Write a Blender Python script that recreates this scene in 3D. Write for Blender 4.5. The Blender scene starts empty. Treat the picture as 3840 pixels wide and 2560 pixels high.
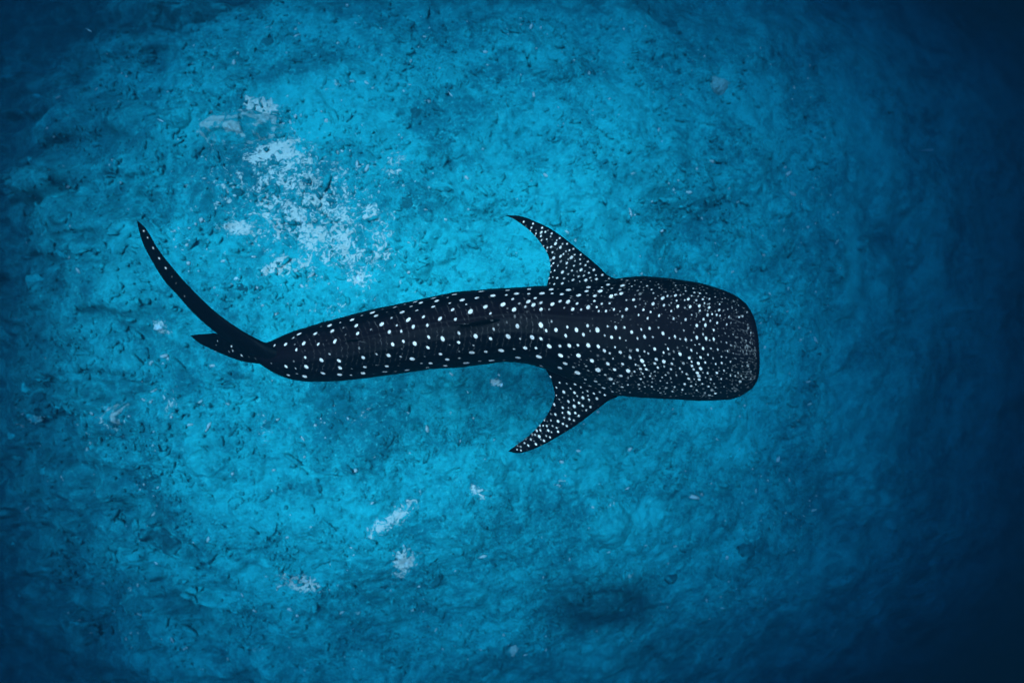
import bpy, bmesh, math, random
import numpy as np
from mathutils import Vector, Matrix, noise as mnoise

random.seed(7)
rng = np.random.default_rng(11)
sc = bpy.context.scene
col = sc.collection

# ------------------------------------------------------------------ camera
CAM_H = 6.0                       # metres above the shark's mid plane
FRAME_W = 11.29                   # metres across the frame in the shark's mid plane
K = FRAME_W / 3840.0              # metres per photo pixel in that plane
cam_d = bpy.data.cameras.new("camera")
cam_d.sensor_width = 36.0
cam_d.lens = 36.0 * CAM_H / FRAME_W
cam_d.clip_start = 0.05
cam_d.clip_end = 400.0
cam_d.dof.use_dof = True
cam_d.dof.focus_distance = 6.3
cam_d.dof.aperture_fstop = 0.6
cam = bpy.data.objects.new("camera", cam_d)
cam.location = (0, 0, CAM_H)
cam.rotation_euler = (0, 0, 0)
col.objects.link(cam)
sc.camera = cam

# ------------------------------------------------------------------ light
SUN_EL, SUN_AZ = math.radians(78), math.radians(-25)   # azimuth measured from +Y towards +X
world = bpy.data.worlds.new("World")
sc.world = world
world.use_nodes = True
wn = world.node_tree
bg = wn.nodes["Background"]
sky = wn.nodes.new("ShaderNodeTexSky")
sky.sky_type = 'NISHITA'
sky.sun_disc = False
sky.sun_elevation = SUN_EL
sky.sun_rotation = SUN_AZ
wn.links.new(sky.outputs[0], bg.inputs[0])
bg.inputs[1].default_value = 0.10
sun_d = bpy.data.lights.new("sun", 'SUN')
sun_d.energy = 4.5
sun_d.angle = math.radians(24)
sun_d.color = (1.0, 0.95, 0.88)
sun = bpy.data.objects.new("sun", sun_d)
sdir = Vector((math.cos(SUN_EL) * math.sin(SUN_AZ), math.cos(SUN_EL) * math.cos(SUN_AZ), math.sin(SUN_EL)))
sun.rotation_euler = sdir.to_track_quat('Z', 'Y').to_euler()
col.objects.link(sun)

sc.view_settings.view_transform = 'Standard'
sc.view_settings.look = 'None'
sc.view_settings.gamma = 1.0
sc.view_settings.exposure = 3.52
sc.render.engine = 'CYCLES'
sc.cycles.use_denoising = True
sc.cycles.max_bounces = 6
sc.cycles.diffuse_bounces = 2
sc.cycles.glossy_bounces = 1
sc.cycles.volume_bounces = 1
sc.cycles.transparent_max_bounces = 4
sc.cycles.sample_clamp_indirect = 4.0


# ------------------------------------------------------------------ helpers
def tag(o, label, cat=None, group=None, kind=None):
    o["label"] = label
    if cat: o["category"] = cat
    if group: o["group"] = group
    if kind: o["kind"] = kind
    return o

def to_world(px, py, z):
    """photo pixel (3840 wide) -> point at height z"""
    s = K * (CAM_H - z) / CAM_H
    return ((px - 1920.0) * s, -(py - 1280.0) * s, z)

def to_pix(x, y, z):
    s = K * (CAM_H - z) / CAM_H
    return x / s + 1920.0, 1280.0 - y / s

def np_mesh(name, V, F, smooth=True):
    """V (n,3); F (m,4) or (m,3)"""
    me = bpy.data.meshes.new(name)
    n, m, k = len(V), len(F), F.shape[1]
    me.vertices.add(n)
    me.vertices.foreach_set("co", np.ascontiguousarray(V, dtype=np.float32).ravel())
    me.loops.add(m * k)
    me.loops.foreach_set("vertex_index", np.ascontiguousarray(F, dtype=np.int32).ravel())
    me.polygons.add(m)
    me.polygons.foreach_set("loop_start", np.arange(0, m * k, k, dtype=np.int32))
    me.polygons.foreach_set("loop_total", np.full(m, k, dtype=np.int32))
    me.polygons.foreach_set("use_smooth", np.full(m, smooth, dtype=bool))
    me.update(calc_edges=True)
    me.validate()
    return me

def add_attr(me, name, vals):
    a = me.attributes.new(name, 'FLOAT', 'POINT')
    a.data.foreach_set("value", np.ascontiguousarray(vals, dtype=np.float32).ravel())

def grid_faces(nu, nv, off=0, wrap=False):
    i = np.arange(nu - 1)[:, None]
    j = np.arange(nv if wrap else nv - 1)[None, :]
    a = i * nv + j
    b = i * nv + (j + 1) % nv
    c = (i + 1) * nv + (j + 1) % nv
    d = (i + 1) * nv + j
    return np.stack([a, b, c, d], -1).reshape(-1, 4) + off

# ---- numpy noise
_perm = rng.permutation(4096)
def _hash(ix, iy, s=0):
    return _perm[(_perm[(ix + s * 131) & 4095] + iy) & 4095]
_ga = rng.random(4096) * 2 * np.pi
_gx, _gy = np.cos(_ga), np.sin(_ga)
_r1, _r2, _r3 = rng.random(4096), rng.random(4096), rng.random(4096)
def gnoise(x, y, s=0):
    ix = np.floor(x).astype(np.int64); iy = np.floor(y).astype(np.int64)
    fx = x - ix; fy = y - iy
    u = fx * fx * fx * (fx * (fx * 6 - 15) + 10)
    v = fy * fy * fy * (fy * (fy * 6 - 15) + 10)
    def g(dx, dy):
        h = _hash(ix + dx, iy + dy, s)
        return _gx[h] * (fx - dx) + _gy[h] * (fy - dy)
    a = g(0, 0) * (1 - u) + g(1, 0) * u
    b = g(0, 1) * (1 - u) + g(1, 1) * u
    return (a * (1 - v) + b * v) * 1.5
def fbm(x, y, o=4, s=0, gain=0.5):
    t = np.zeros_like(x); a = 1.0; f = 1.0
    for k in range(o):
        t += a * gnoise(x * f + 17.3 * k, y * f - 9.1 * k, s + k)
        a *= gain; f *= 2.03
    return t
def worley(x, y, s=0):
    """distance to nearest cell point and that cell's random number"""
    ix = np.floor(x).astype(np.int64); iy = np.floor(y).astype(np.int64)
    best = np.full(x.shape, 9.0); rid = np.zeros(x.shape)
    for dx in (-1, 0, 1):
        for dy in (-1, 0, 1):
            h = _hash(ix + dx, iy + dy, s)
            d = (ix + dx + _r1[h] - x) ** 2 + (iy + dy + _r2[h] - y) ** 2
            m = d < best
            best = np.where(m, d, best); rid = np.where(m, _r3[h], rid)
    return np.sqrt(best), rid
def sstep(a, b, x):
    t = np.clip((x - a) / (b - a), 0, 1)
    return t * t * (3 - 2 * t)
def softplus(x, w):
    return w * np.logaddexp(0.0, x / w)

# ---- material helpers
def new_mat(name):
    m = bpy.data.materials.new(name)
    m.use_nodes = True
    nt = m.node_tree
    return m, nt, nt.nodes["Principled BSDF"]
def node(nt, typ, **kw):
    n = nt.nodes.new(typ)
    for k, v in kw.items():
        setattr(n, k, v)
    return n
def mixrgb(nt, fac, a, b, blend='MIX'):
    n = nt.nodes.new("ShaderNodeMix"); n.data_type = 'RGBA'; n.blend_type = blend
    for sock, v in ((n.inputs[0], fac), (n.inputs[6], a), (n.inputs[7], b)):
        if hasattr(v, 'is_linked') or isinstance(v, bpy.types.NodeSocket):
            nt.links.new(v, sock)
        elif isinstance(v, (int, float)):
            sock.default_value = v
        else:
            sock.default_value = (*v, 1.0)
    return n.outputs[2]
def math_n(nt, op, a, b=None, c=None, clamp=False):
    n = nt.nodes.new("ShaderNodeMath"); n.operation = op; n.use_clamp = clamp
    for i, v in enumerate((a, b, c)):
        if v is None: continue
        if isinstance(v, bpy.types.NodeSocket): nt.links.new(v, n.inputs[i])
        else: n.inputs[i].default_value = v
    return n.outputs[0]
def noise_n(nt, vec, scale, detail=4, rough=0.55, dist=0.0):
    n = nt.nodes.new("ShaderNodeTexNoise")
    n.inputs["Scale"].default_value = scale
    n.inputs["Detail"].default_value = detail
    n.inputs["Roughness"].default_value = rough
    n.inputs["Distortion"].default_value = dist
    nt.links.new(vec, n.inputs["Vector"])
    return n.outputs["Fac"]
def ramp(nt, fac, lo, hi):
    n = nt.nodes.new("ShaderNodeMapRange"); n.interpolation_type = 'SMOOTHSTEP'
    nt.links.new(fac, n.inputs[0])
    n.inputs[1].default_value = lo; n.inputs[2].default_value = hi
    return n.outputs[0]
def attr_n(nt, name):
    n = nt.nodes.new("ShaderNodeAttribute"); n.attribute_name = name
    return n.outputs["Fac"]

SAND = (0.74, 0.52, 0.42)
TURF_A = (0.005, 0.135, 0.145)
TURF_B = (0.016, 0.375, 0.350)
REEF_AND_SHADE_DARK = (0.006, 0.045, 0.055)  # dark reef colour, also used for painted vignette and shade

def seabed_colour(nt, vec, sand_fac, dark_fac):
    n1 = noise_n(nt, vec, 1.3, 5, 0.6, 0.4)
    n2 = noise_n(nt, vec, 4.6, 5, 0.62, 0.8)
    n3 = noise_n(nt, vec, 24.0, 3, 0.6, 0.4)
    v = math_n(nt, 'ADD', math_n(nt, 'MULTIPLY', n1, 0.32), math_n(nt, 'MULTIPLY', n2, 0.38))
    v = math_n(nt, 'ADD', v, math_n(nt, 'MULTIPLY', n3, 0.30))
    n0 = noise_n(nt, vec, 0.45, 3, 0.6, 0.5)
    v = math_n(nt, 'ADD', v, math_n(nt, 'MULTIPLY', math_n(nt, 'SUBTRACT', n0, 0.5), 0.45))
    base = mixrgb(nt, ramp(nt, v, 0.35, 0.63), TURF_A, TURF_B)
    # scattered pale grains
    g = ramp(nt, noise_n(nt, vec, 12.0, 3, 0.55, 1.2), 0.60, 0.74)
    base = mixrgb(nt, math_n(nt, 'MULTIPLY', g, 0.60), base, (0.10, 0.58, 0.50))
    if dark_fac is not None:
        base = mixrgb(nt, dark_fac, base, REEF_AND_SHADE_DARK)
    if sand_fac is not None:
        base = mixrgb(nt, sand_fac, base, SAND)
    return base

# ------------------------------------------------------------------ sea floor
# named places on the floor, photo pixels of the 2352-wide view
S = 3840.0 / 2352.0
SAND_SPOTS = [  # px, py, rx, ry, rot(deg, image), strength
    (690, 470, 220, 160, 35, 0.56), (770, 560, 170, 100, 10, 0.54), (620, 345, 75, 20, -25, 0.8),
    (600, 245, 48, 26, 15, 0.8), (655, 350, 36, 28, 0, 0.8), (545, 290, 60, 26, -10, 0.5), (555, 525, 55, 22, 0, 0.75),
    (450, 560, 60, 40, 30, 0.35), (825, 640, 40, 34, 0, 0.55), (690, 1340, 50, 24, 10, 0.82),
    (905, 1185, 85, 22, -40, 0.66), (930, 1285, 24, 50, 20, 0.75), (268, 955, 40, 26, -25, 0.75),
    (860, 490, 50, 30, 0, 0.6), (900, 380, 40, 70, 25, 0.45), (660, 605, 70, 30, -20, 0.6), (1140, 880, 16, 10, 20, 0.75),
    (380, 920, 60, 34, 0, 0.35), (600, 990, 60, 40, 0, 0.32), (780, 950, 60, 30, 0, 0.25), (830, 960, 50, 30, 0, 0.3),
    (1290, 1110, 16, 14, 0, 0.6), (1100, 1120, 26, 12, 30, 0.6), (1400, 1170, 26, 14, -60, 0.6), (590, 1490, 20, 14, 0, 0.5),
    (365, 752, 26, 18, 0, 0.55), (790, 700, 90, 24, -15, 0.35), (520, 800, 60, 30, 0, 0.3),
]
DARK_REEF_AND_SHADE = [  # dark coral patches; broad edge and corner blobs paint a vignette into the colour
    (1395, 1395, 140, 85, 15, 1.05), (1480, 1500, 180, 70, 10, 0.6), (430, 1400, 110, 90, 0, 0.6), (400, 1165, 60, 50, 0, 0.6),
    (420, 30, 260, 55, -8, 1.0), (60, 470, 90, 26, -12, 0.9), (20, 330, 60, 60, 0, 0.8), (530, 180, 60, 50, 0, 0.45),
    (500, 345, 70, 18, 20, 0.6), (0, 1400, 200, 300, 0, 0.75), (0, 900, 110, 300, 0, 0.5), (0, 100, 240, 260, 0, 0.8),  # slim blob below the pale mound is painted shade
    (1270, 185, 80, 18, 18, 0.45), (880, 310, 34, 34, 0, 0.5), (1120, 330, 40, 40, 0, 0.4), (620, 1370, 40, 40, 0, 0.3),  # thin crescent is shade painted under the coral shelf
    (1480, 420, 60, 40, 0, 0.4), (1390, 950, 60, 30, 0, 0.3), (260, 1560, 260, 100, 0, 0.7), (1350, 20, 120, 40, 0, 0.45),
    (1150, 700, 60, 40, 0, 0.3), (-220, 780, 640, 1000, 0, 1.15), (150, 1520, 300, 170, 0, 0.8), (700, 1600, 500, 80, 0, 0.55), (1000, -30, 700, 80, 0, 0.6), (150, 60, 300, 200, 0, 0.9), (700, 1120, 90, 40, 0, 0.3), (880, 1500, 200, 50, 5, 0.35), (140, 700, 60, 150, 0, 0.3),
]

def floor_base(x, y):
    z = np.full(x.shape, -4.35)
    z -= 0.60 * softplus(x - 0.9 - 0.10 * y, 1.8)                 # drop-off
    r = np.sqrt(np.minimum(0.90 * (x + 4.0), 0.12 * (x + 4.0)) ** 2 + ((y - 0.4) * np.where(y > 0.4, 1.0, 0.92)) ** 2 + 0.5)
    z -= 0.62 * softplus(r - 3.5 - 0.28 * np.maximum(x, 0), 1.1)                            # crest falls away on its other sides, shaped to darken the frame edges
    return np.maximum(z, -46 + 0.02 * z)

import functools
@functools.lru_cache(maxsize=None)
def place(px, py):
    """2352-view pixel -> point where that line of sight meets the smooth sea floor"""
    z = -4.5
    for _ in range(60):
        X, Y, _z = to_world(px * S, py * S, z)
        zn = float(floor_base(np.array([X]), np.array([Y]))[0])
        z += 0.5 * (zn - z)
    X, Y, _z = to_world(px * S, py * S, z)
    return X, Y, z, K * S * (CAM_H - z) / CAM_H

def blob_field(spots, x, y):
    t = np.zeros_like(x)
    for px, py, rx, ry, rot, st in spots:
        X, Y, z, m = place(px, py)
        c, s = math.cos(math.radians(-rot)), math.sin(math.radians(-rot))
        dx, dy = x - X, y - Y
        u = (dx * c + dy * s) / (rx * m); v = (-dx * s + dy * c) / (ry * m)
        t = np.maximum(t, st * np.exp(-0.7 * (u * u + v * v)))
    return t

# mounds that belong to the floor: px, py, rx, ry, height
MOUNDS = [(110, 430, 120, 40, 0.5), (880, 1000, 100, 50, 0.15), (1270, 620, 100, 80, 0.2), (1560, 420, 120, 70, 0.3)]

def floor_height(x, y, fine=True):
    z = floor_base(x, y)
    for px, py, rx, ry, h in MOUNDS:
        X, Y, zz, m = place(px, py)
        d = np.sqrt(((x - X) / (rx * m)) ** 2 + ((y - Y) / (ry * m)) ** 2)
        z = z + h * (1 - sstep(0.55, 1.15, d + 0.22 * gnoise(x * 1.7, y * 1.7, 40)))
    wx = x + 0.25 * gnoise(x * 0.9, y * 0.9, 20); wy = y + 0.25 * gnoise(x * 0.9 + 31, y * 0.9, 21)
    z = z + 0.28 * fbm(x * 0.38, y * 0.38, 3, 1)
    lft = sstep(-6.0, -9.0, x - 0.25 * np.abs(y))                 # terraced, ledgy side of the reef
    if np.any(lft > 0):
        q = gnoise(wx * 0.55, wy * 1.7, 90) + 0.45 * gnoise(wx * 1.2, wy * 3.6, 91)
        z = z + lft * 0.15 * np.tanh(2.5 * q)
    d, r = worley(wx * 1.15, wy * 1.15, 3)
    z = z + 0.17 * np.where(r > 0.45, r, 0.0) * (1 - sstep(0.15, 0.62, d))
    d, r = worley(wx * 2.7 + 5, wy * 2.7, 4)
    z = z + 0.075 * np.where(r > 0.3, r, -0.5 * r) * (1 - sstep(0.1, 0.6, d))
    if fine:
        fx = wx + 0.05 * gnoise(x * 5, y * 5, 22); fy = wy + 0.05 * gnoise(x * 5 + 9, y * 5, 23)
        d, r = worley(fx * 6.5, fy * 6.5, 5)
        z = z + 0.040 * r * (1 - sstep(0.1, 0.6, d))
        d, r = worley(fx * 14, fy * 14, 6)
        z = z + 0.018 * r * (1 - sstep(0.1, 0.6, d))
        z = z + 0.032 * fbm(x * 3.1, y * 3.1, 4, 7, 0.6)
    return z

def axis(lo, hi, step, far, nfar):
    core = np.arange(lo, hi, step)
    t = np.linspace(0, 1, nfar + 1)[1:]
    g = step * nfar * t
    def out(span):
        a = span - step * nfar
        return g + a * t ** 3
    return np.concatenate([(lo - out(far + lo))[::-1], core, core[-1] + out(far - core[-1])])
gx = axis(-11.0, 7.0, 0.028, 70.0, 190)
gy = axis(-7.6, 7.6, 0.028, 70.0, 110)
GX, GY = np.meshgrid(gx, gy, indexing='ij')
GZ = floor_height(GX, GY)
V = np.stack([GX, GY, GZ], -1).reshape(-1, 3)
me = np_mesh("sea_floor", V, grid_faces(len(gx), len(gy)))
xf, yf = V[:, 0], V[:, 1]
add_attr(me, "sand", blob_field(SAND_SPOTS, xf, yf))
add_attr(me, "dark", blob_field(DARK_REEF_AND_SHADE, xf, yf))
sea_floor = bpy.data.objects.new("sea_floor", me)
col.objects.link(sea_floor)
tag(sea_floor, "pale turquoise rubble and sand reef flat sloping off into deep blue", kind="structure")

m, nt, bsdf = new_mat("seabed")
tc = node(nt, "ShaderNodeNewGeometry").outputs["Position"]
sand_reg = attr_n(nt, "sand")
lace = noise_n(nt, tc, 8.0, 4, 0.55, 1.8)
lace2 = noise_n(nt, tc, 2.6, 2, 0.5, 0.8)
l = math_n(nt, 'ADD', math_n(nt, 'MULTIPLY', lace, 0.65), math_n(nt, 'MULTIPLY', lace2, 0.35))
l = math_n(nt, 'ADD', l, math_n(nt, 'MULTIPLY', sand_reg, 0.42))
sand_f = math_n(nt, 'MULTIPLY', ramp(nt, l, 0.695, 0.775), ramp(nt, sand_reg, 0.04, 0.2))
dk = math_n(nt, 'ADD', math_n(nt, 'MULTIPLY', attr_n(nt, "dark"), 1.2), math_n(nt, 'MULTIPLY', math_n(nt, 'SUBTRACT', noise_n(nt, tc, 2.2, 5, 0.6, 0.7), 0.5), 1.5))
dark_f = math_n(nt, 'MULTIPLY', ramp(nt, dk, 0.10, 1.25), 0.92)  # dark reef and painted vignette share this mix
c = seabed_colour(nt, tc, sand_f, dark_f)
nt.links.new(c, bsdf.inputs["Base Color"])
bsdf.inputs["Roughness"].default_value = 0.9
bsdf.inputs["Specular IOR Level"].default_value = 0.1
bump = node(nt, "ShaderNodeBump")
bump.inputs["Strength"].default_value = 0.6
bump.inputs["Distance"].default_value = 0.035
nt.links.new(noise_n(nt, tc, 22.0, 4, 0.65, 0.6), bump.inputs["Height"])
nt.links.new(bump.outputs[0], bsdf.inputs["Normal"])
me.materials.append(m)

# ------------------------------------------------------------------ coral heads, rubble and fish on the reef
def reef_material(name, sand=None, dark=None, sand_noise=(0.5, 0.6), scale=5.0, tone_attr=False, gain=1.0):
    m, nt, bsdf = new_mat(name)
    pos = node(nt, "ShaderNodeNewGeometry").outputs["Position"]
    sf = None
    if sand: sf = math_n(nt, 'MULTIPLY', ramp(nt, noise_n(nt, pos, scale, 4, 0.6, 1.0), *sand_noise), sand)
    df = None
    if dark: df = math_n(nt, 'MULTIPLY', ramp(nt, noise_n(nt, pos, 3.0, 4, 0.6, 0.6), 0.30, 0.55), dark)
    c = seabed_colour(nt, pos, sf, df)
    if tone_attr:
        a = attr_n(nt, "tone")
        c = mixrgb(nt, ramp(nt, a, 0.90, 0.92), c, (0.62, 0.50, 0.44))
        c = mixrgb(nt, math_n(nt, 'MULTIPLY', ramp(nt, attr_n(nt, "dark"), 0.2, 1.0), 0.85), c, REEF_AND_SHADE_DARK)
        c = mixrgb(nt, math_n(nt, 'MULTIPLY', math_n(nt, 'SUBTRACT', 0.45, a, clamp=True), 0.7), c, REEF_AND_SHADE_DARK)
    else:
        r = node(nt, "ShaderNodeObjectInfo").outputs["Random"]
        c = mixrgb(nt, math_n(nt, 'MULTIPLY', r, 0.35), c, (0.012, 0.30, 0.29))
    nt.links.new(c, bsdf.inputs["Base Color"])
    bsdf.inputs["Roughness"].default_value = 0.9
    bsdf.inputs["Specular IOR Level"].default_value = 0.1
    bump = node(nt, "ShaderNodeBump"); bump.inputs["Strength"].default_value = 0.7; bump.inputs["Distance"].default_value = 0.05
    nt.links.new(noise_n(nt, pos, 20, 4, 0.65, 0.5), bump.inputs["Height"]); nt.links.new(bump.outputs[0], bsdf.inputs["Normal"])
    return m
M_CORAL = reef_material("coral_turf")
M_PALE = reef_material("coral_pale", sand=0.7, sand_noise=(0.49, 0.60), scale=3.6)
M_WHITISH = reef_material("coral_whitish", sand=0.45, sand_noise=(0.25, 0.45), scale=5.0)
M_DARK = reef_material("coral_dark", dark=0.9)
M_RUB = reef_material("rubble", tone_attr=True)

def coral_mesh(name, seed, knob, squash, sub=4, hollow=0.0):
    bm = bmesh.new()
    bmesh.ops.create_icosphere(bm, subdivisions=sub, radius=1.0)
    off = Vector((seed * 7.3, seed * 3.1, seed * 1.7))
    for v in bm.verts:
        p = v.co.copy()
        d = 1.0 + 0.30 * mnoise.noise(p * 1.1 + off) + 0.20 * mnoise.noise(p * 2.6 + off)
        c_ = mnoise.cell_vector(p * 1.0)
        k = mnoise.voronoi(p * (3.2 + 0.4 * seed % 2) + off)[0]
        d += knob * (0.30 - k[0]) + 0.06 * mnoise.noise(p * 8 + off)
        q = p * d
        q.z *= squash
        if hollow and p.z > 0:                     # a cup or ring: sunken middle
            rr = math.hypot(p.x, p.y)
            q.z -= hollow * math.exp(-(rr / 0.42) ** 2) * squash * 1.6
        v.co = q
    me = bpy.data.meshes.new(name); bm.to_mesh(me); bm.free()
    for p in me.polygons: p.use_smooth = True
    return me
CM = [coral_mesh("coral_lump", s, 0.55, 0.55, 3) for s in range(6)]

def floor_at(px, py):
    X, Y, z, mpp = place(px, py)
    for _ in range(8):
        z = 0.5 * z + 0.5 * float(floor_height(np.array([X]), np.array([Y]), False)[0])
        X, Y, _z = to_world(px * S, py * S, z)
    return X, Y, z, K * S * (CAM_H - z) / CAM_H
def put(name, me, mat, px, py, rpx, sy=1.0, sz=1.0, rot=0.0, sink=0.15):
    X, Y, z, mpp = floor_at(px, py)
    me = me if me.materials and me.materials[0] == mat else me.copy()
    me.materials.clear(); me.materials.append(mat)
    o = bpy.data.objects.new(name, me); col.objects.link(o)
    r = rpx * mpp
    o.scale = (r, r * sy, r * sz); o.rotation_euler = (0, 0, math.radians(rot))
    o.location = (X, Y, z - sink * r)
    return o
NAMED = [  # mesh, material, px, py, radius, sy, sz, rotation, label
    (0, M_PALE, 545, 292, 105, .50, .55, 8, "broad coral mound with pale sandy patches above a white sand pocket"),
    (1, M_CORAL, 415, 272, 40, .75, .8, 0, "smooth round turquoise boulder beside the pale patched mound"),
    (2, M_WHITISH, 1648, 200, 24, 1.0, 1.0, 40, "lone pale coral boulder standing out on the deep blue slope"),
    (0, M_CORAL, 1400, 1215, 62, .9, .6, 70, "large bright coral boulder with a pale flecked top on the slope edge"),
    (1, M_PALE, 268, 955, 44, .62, .7, 28, "low oval coral head dusted with pale sand"),
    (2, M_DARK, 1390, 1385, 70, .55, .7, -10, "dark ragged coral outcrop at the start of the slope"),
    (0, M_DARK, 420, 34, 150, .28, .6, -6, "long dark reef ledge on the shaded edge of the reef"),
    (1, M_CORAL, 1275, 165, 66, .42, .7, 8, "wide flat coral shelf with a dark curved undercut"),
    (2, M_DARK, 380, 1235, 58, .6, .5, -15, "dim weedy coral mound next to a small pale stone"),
    (1, M_CORAL, 1130, 1085, 42, .8, .6, 0, "rounded coral boulder with a dark rim on the rubble flat"),
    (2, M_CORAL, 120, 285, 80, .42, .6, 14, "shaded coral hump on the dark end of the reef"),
]
def mound_mesh(px, py, r, sy, h, rot, seed):
    """low dome with a ragged outline that grows out of the floor; returns its base point and mesh"""
    X, Y, z, mpp = floor_at(px, py)
    R = r * mpp
    nr_, na = max(24, int(R / 0.022)), max(90, int(2 * math.pi * R / 0.03))
    rr = np.linspace(0, 1.0, nr_)[:, None]; aa = np.linspace(0, 2 * np.pi, na, endpoint=False)[None, :]
    c_, s_ = math.cos(math.radians(rot)), math.sin(math.radians(rot))
    out = 1 + 0.20 * gnoise(np.cos(aa) * 1.3 + seed * 5.1, np.sin(aa) * 1.3, 80) + 0.10 * gnoise(np.cos(aa) * 3.5 + seed * 2.3, np.sin(aa) * 3.5, 81)
    u = rr * out * np.cos(aa) * R; v = rr * out * np.sin(aa) * R * sy
    x = X + u * c_ - v * s_; y = Y + u * s_ + v * c_
    d = rr + 0.06 * gnoise(x * 3, y * 3, 82)
    dome = 1.35 * h * R * np.clip(1 - d * d, 0, 1) ** 1.5 * (1 + 0.25 * gnoise(x * 2.2 + seed, y * 2.2, 83)) - 0.06 * sstep(0.80, 1.0, d)
    zz_ = floor_height(x, y) + dome + 0.015
    P_ = np.stack([x - X, y - Y, zz_ - z], -1).reshape(-1, 3)
    me = np_mesh("coral_mound", P_, grid_faces(nr_, na, 0, True))
    return (X, Y, z), me
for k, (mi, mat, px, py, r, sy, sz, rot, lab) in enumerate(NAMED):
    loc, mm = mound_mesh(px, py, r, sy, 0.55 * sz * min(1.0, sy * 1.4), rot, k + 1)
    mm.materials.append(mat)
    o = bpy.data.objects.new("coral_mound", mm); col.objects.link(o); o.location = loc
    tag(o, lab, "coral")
ring = coral_mesh("coral_cup", 31, 0.25, 0.55, 4, hollow=0.9)
for px, py, r, lab in ((345, 1062, 17, "small dark cup coral with a hollow middle"),
                       (400, 1150, 32, "broken ring shaped coral with a rubble filled centre"),
                       (992, 1328, 24, "dark hollow coral cup among turquoise lumps"),
                       (878, 1340, 14, "tiny round coral cup near the sand streak")):
    tag(put("coral_cup", ring, M_CORAL if r == 32 else M_DARK, px, py, r, 1.0, 0.9, px % 90, 0.2), lab, "coral")

# the many look-alike lumps of the reef flat
LANDMARKS = [(720, 480, "by the lacy white sand pocket"), (545, 290, "by the pale patched mound"), (400, 265, "by the smooth round boulder"),
    (1648, 200, "by the lone pale boulder"), (1400, 1215, "by the bright boulder at the slope edge"), (268, 955, "by the low oval coral head"),
    (1390, 1400, "by the dark ragged outcrop"), (420, 34, "by the long dark ledge"), (1275, 165, "by the wide flat coral shelf"),
    (370, 1250, "by the dim weedy mound"), (1130, 1085, "by the dark rimmed boulder"), (905, 1185, "by the long white sand streak"),
    (690, 1340, "by the small white sand patch"), (1137, 879, "by the bright white fragment"), (345, 1062, "by the small dark cup coral"),
    (1850, 800, "ahead of the shark's snout"), (1230, 520, "off the tip of the shark's pectoral fin"), (120, 285, "by the shaded coral hump"),
    (320, 560, "off the tip of the shark's tail"), (560, 850, "behind the shark's lower tail lobe"), (950, 560, "beside the shark's back"),
    (1700, 1250, "on the slope beyond the bright boulder"), (1950, 450, "on the deep blue slope"), (1000, 1480, "on open rubble away from any sand"),
    (130, 1250, "on the shaded edge of the reef"), (880, 200, "on plain rubble behind the pale patched mound")]
used = []
tries = 0
while len(used) < 230 and tries < 6000:
    tries += 1
    px, py = random.uniform(20, 2050), random.uniform(10, 1560)
    r = random.choice((7, 9, 11, 13, 16, 20, 26)) * random.uniform(.85, 1.15)
    if any((px - a) ** 2 + (py - b) ** 2 < (1.1 * (r + c)) ** 2 for a, b, c in used): continue
    if any((px - q[2]) ** 2 + (py - q[3]) ** 2 < (0.9 * q[4]) ** 2 for q in NAMED): continue
    if (px - 720) ** 2 + (py - 470) ** 2 < 110 ** 2 and r > 12: continue
    used.append((px, py, r))
    mat = random.choices((M_CORAL, M_DARK, M_PALE), (0.72, 0.2, 0.08))[0]
    base = CM[random.randrange(6)]
    o = put("coral_lump", LUMP[(id(base), mat.name)] if 'LUMP' in globals() and (id(base), mat.name) in LUMP else base, mat, px, py, r,
            random.uniform(.65, 1.0), random.uniform(.45, .8), random.uniform(0, 360), 0.12)
    globals().setdefault('LUMP', {})[(id(base), mat.name)] = o.data
    hue = {M_CORAL.name: "turquoise", M_DARK.name: "dark", M_PALE.name: "pale flecked"}[mat.name]
    size_w = "tiny" if r < 10 else ("small" if r < 17 else "bulky")
    form = "round" if o.scale[1] > 0.83 * o.scale[0] else "oblong"
    place_w = min(LANDMARKS, key=lambda q: (q[0] - px) ** 2 + (q[1] - py) ** 2)[2]
    tag(o, f"{size_w} {form} {hue} coral lump {place_w}", "coral", f"{hue} coral lumps on the reef")

# white coral stones that catch the eye
m_white, nt, b_ = new_mat("bleached_coral")
pos = node(nt, "ShaderNodeNewGeometry").outputs["Position"]
nt.links.new(mixrgb(nt, ramp(nt, noise_n(nt, pos, 25, 3), 0.4, 0.6), (0.50, 0.44, 0.40), (0.74, 0.66, 0.60)), b_.inputs["Base Color"])
b_.inputs["Roughness"].default_value = 0.9
for px, py, r, lab in ((1137, 879, 8, "bright white coral fragment lying below the shark"), (1152, 884, 5, "little white chip beside the bright coral fragment"),
                       (366, 1290, 9, "small cream stone on the dim weedy mound"), (365, 752, 11, "curled white coral piece near the tail fin"),
                       (545, 640, 7, "chalky white coral knob on the reef flat"), (825, 640, 12, "hooked white coral branch just above the shark's back")):
    tag(put("coral_fragment", CM[int(px) % 6], m_white, px, py, r, .6, .7, px % 180, -0.2), lab, "coral fragment")

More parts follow.
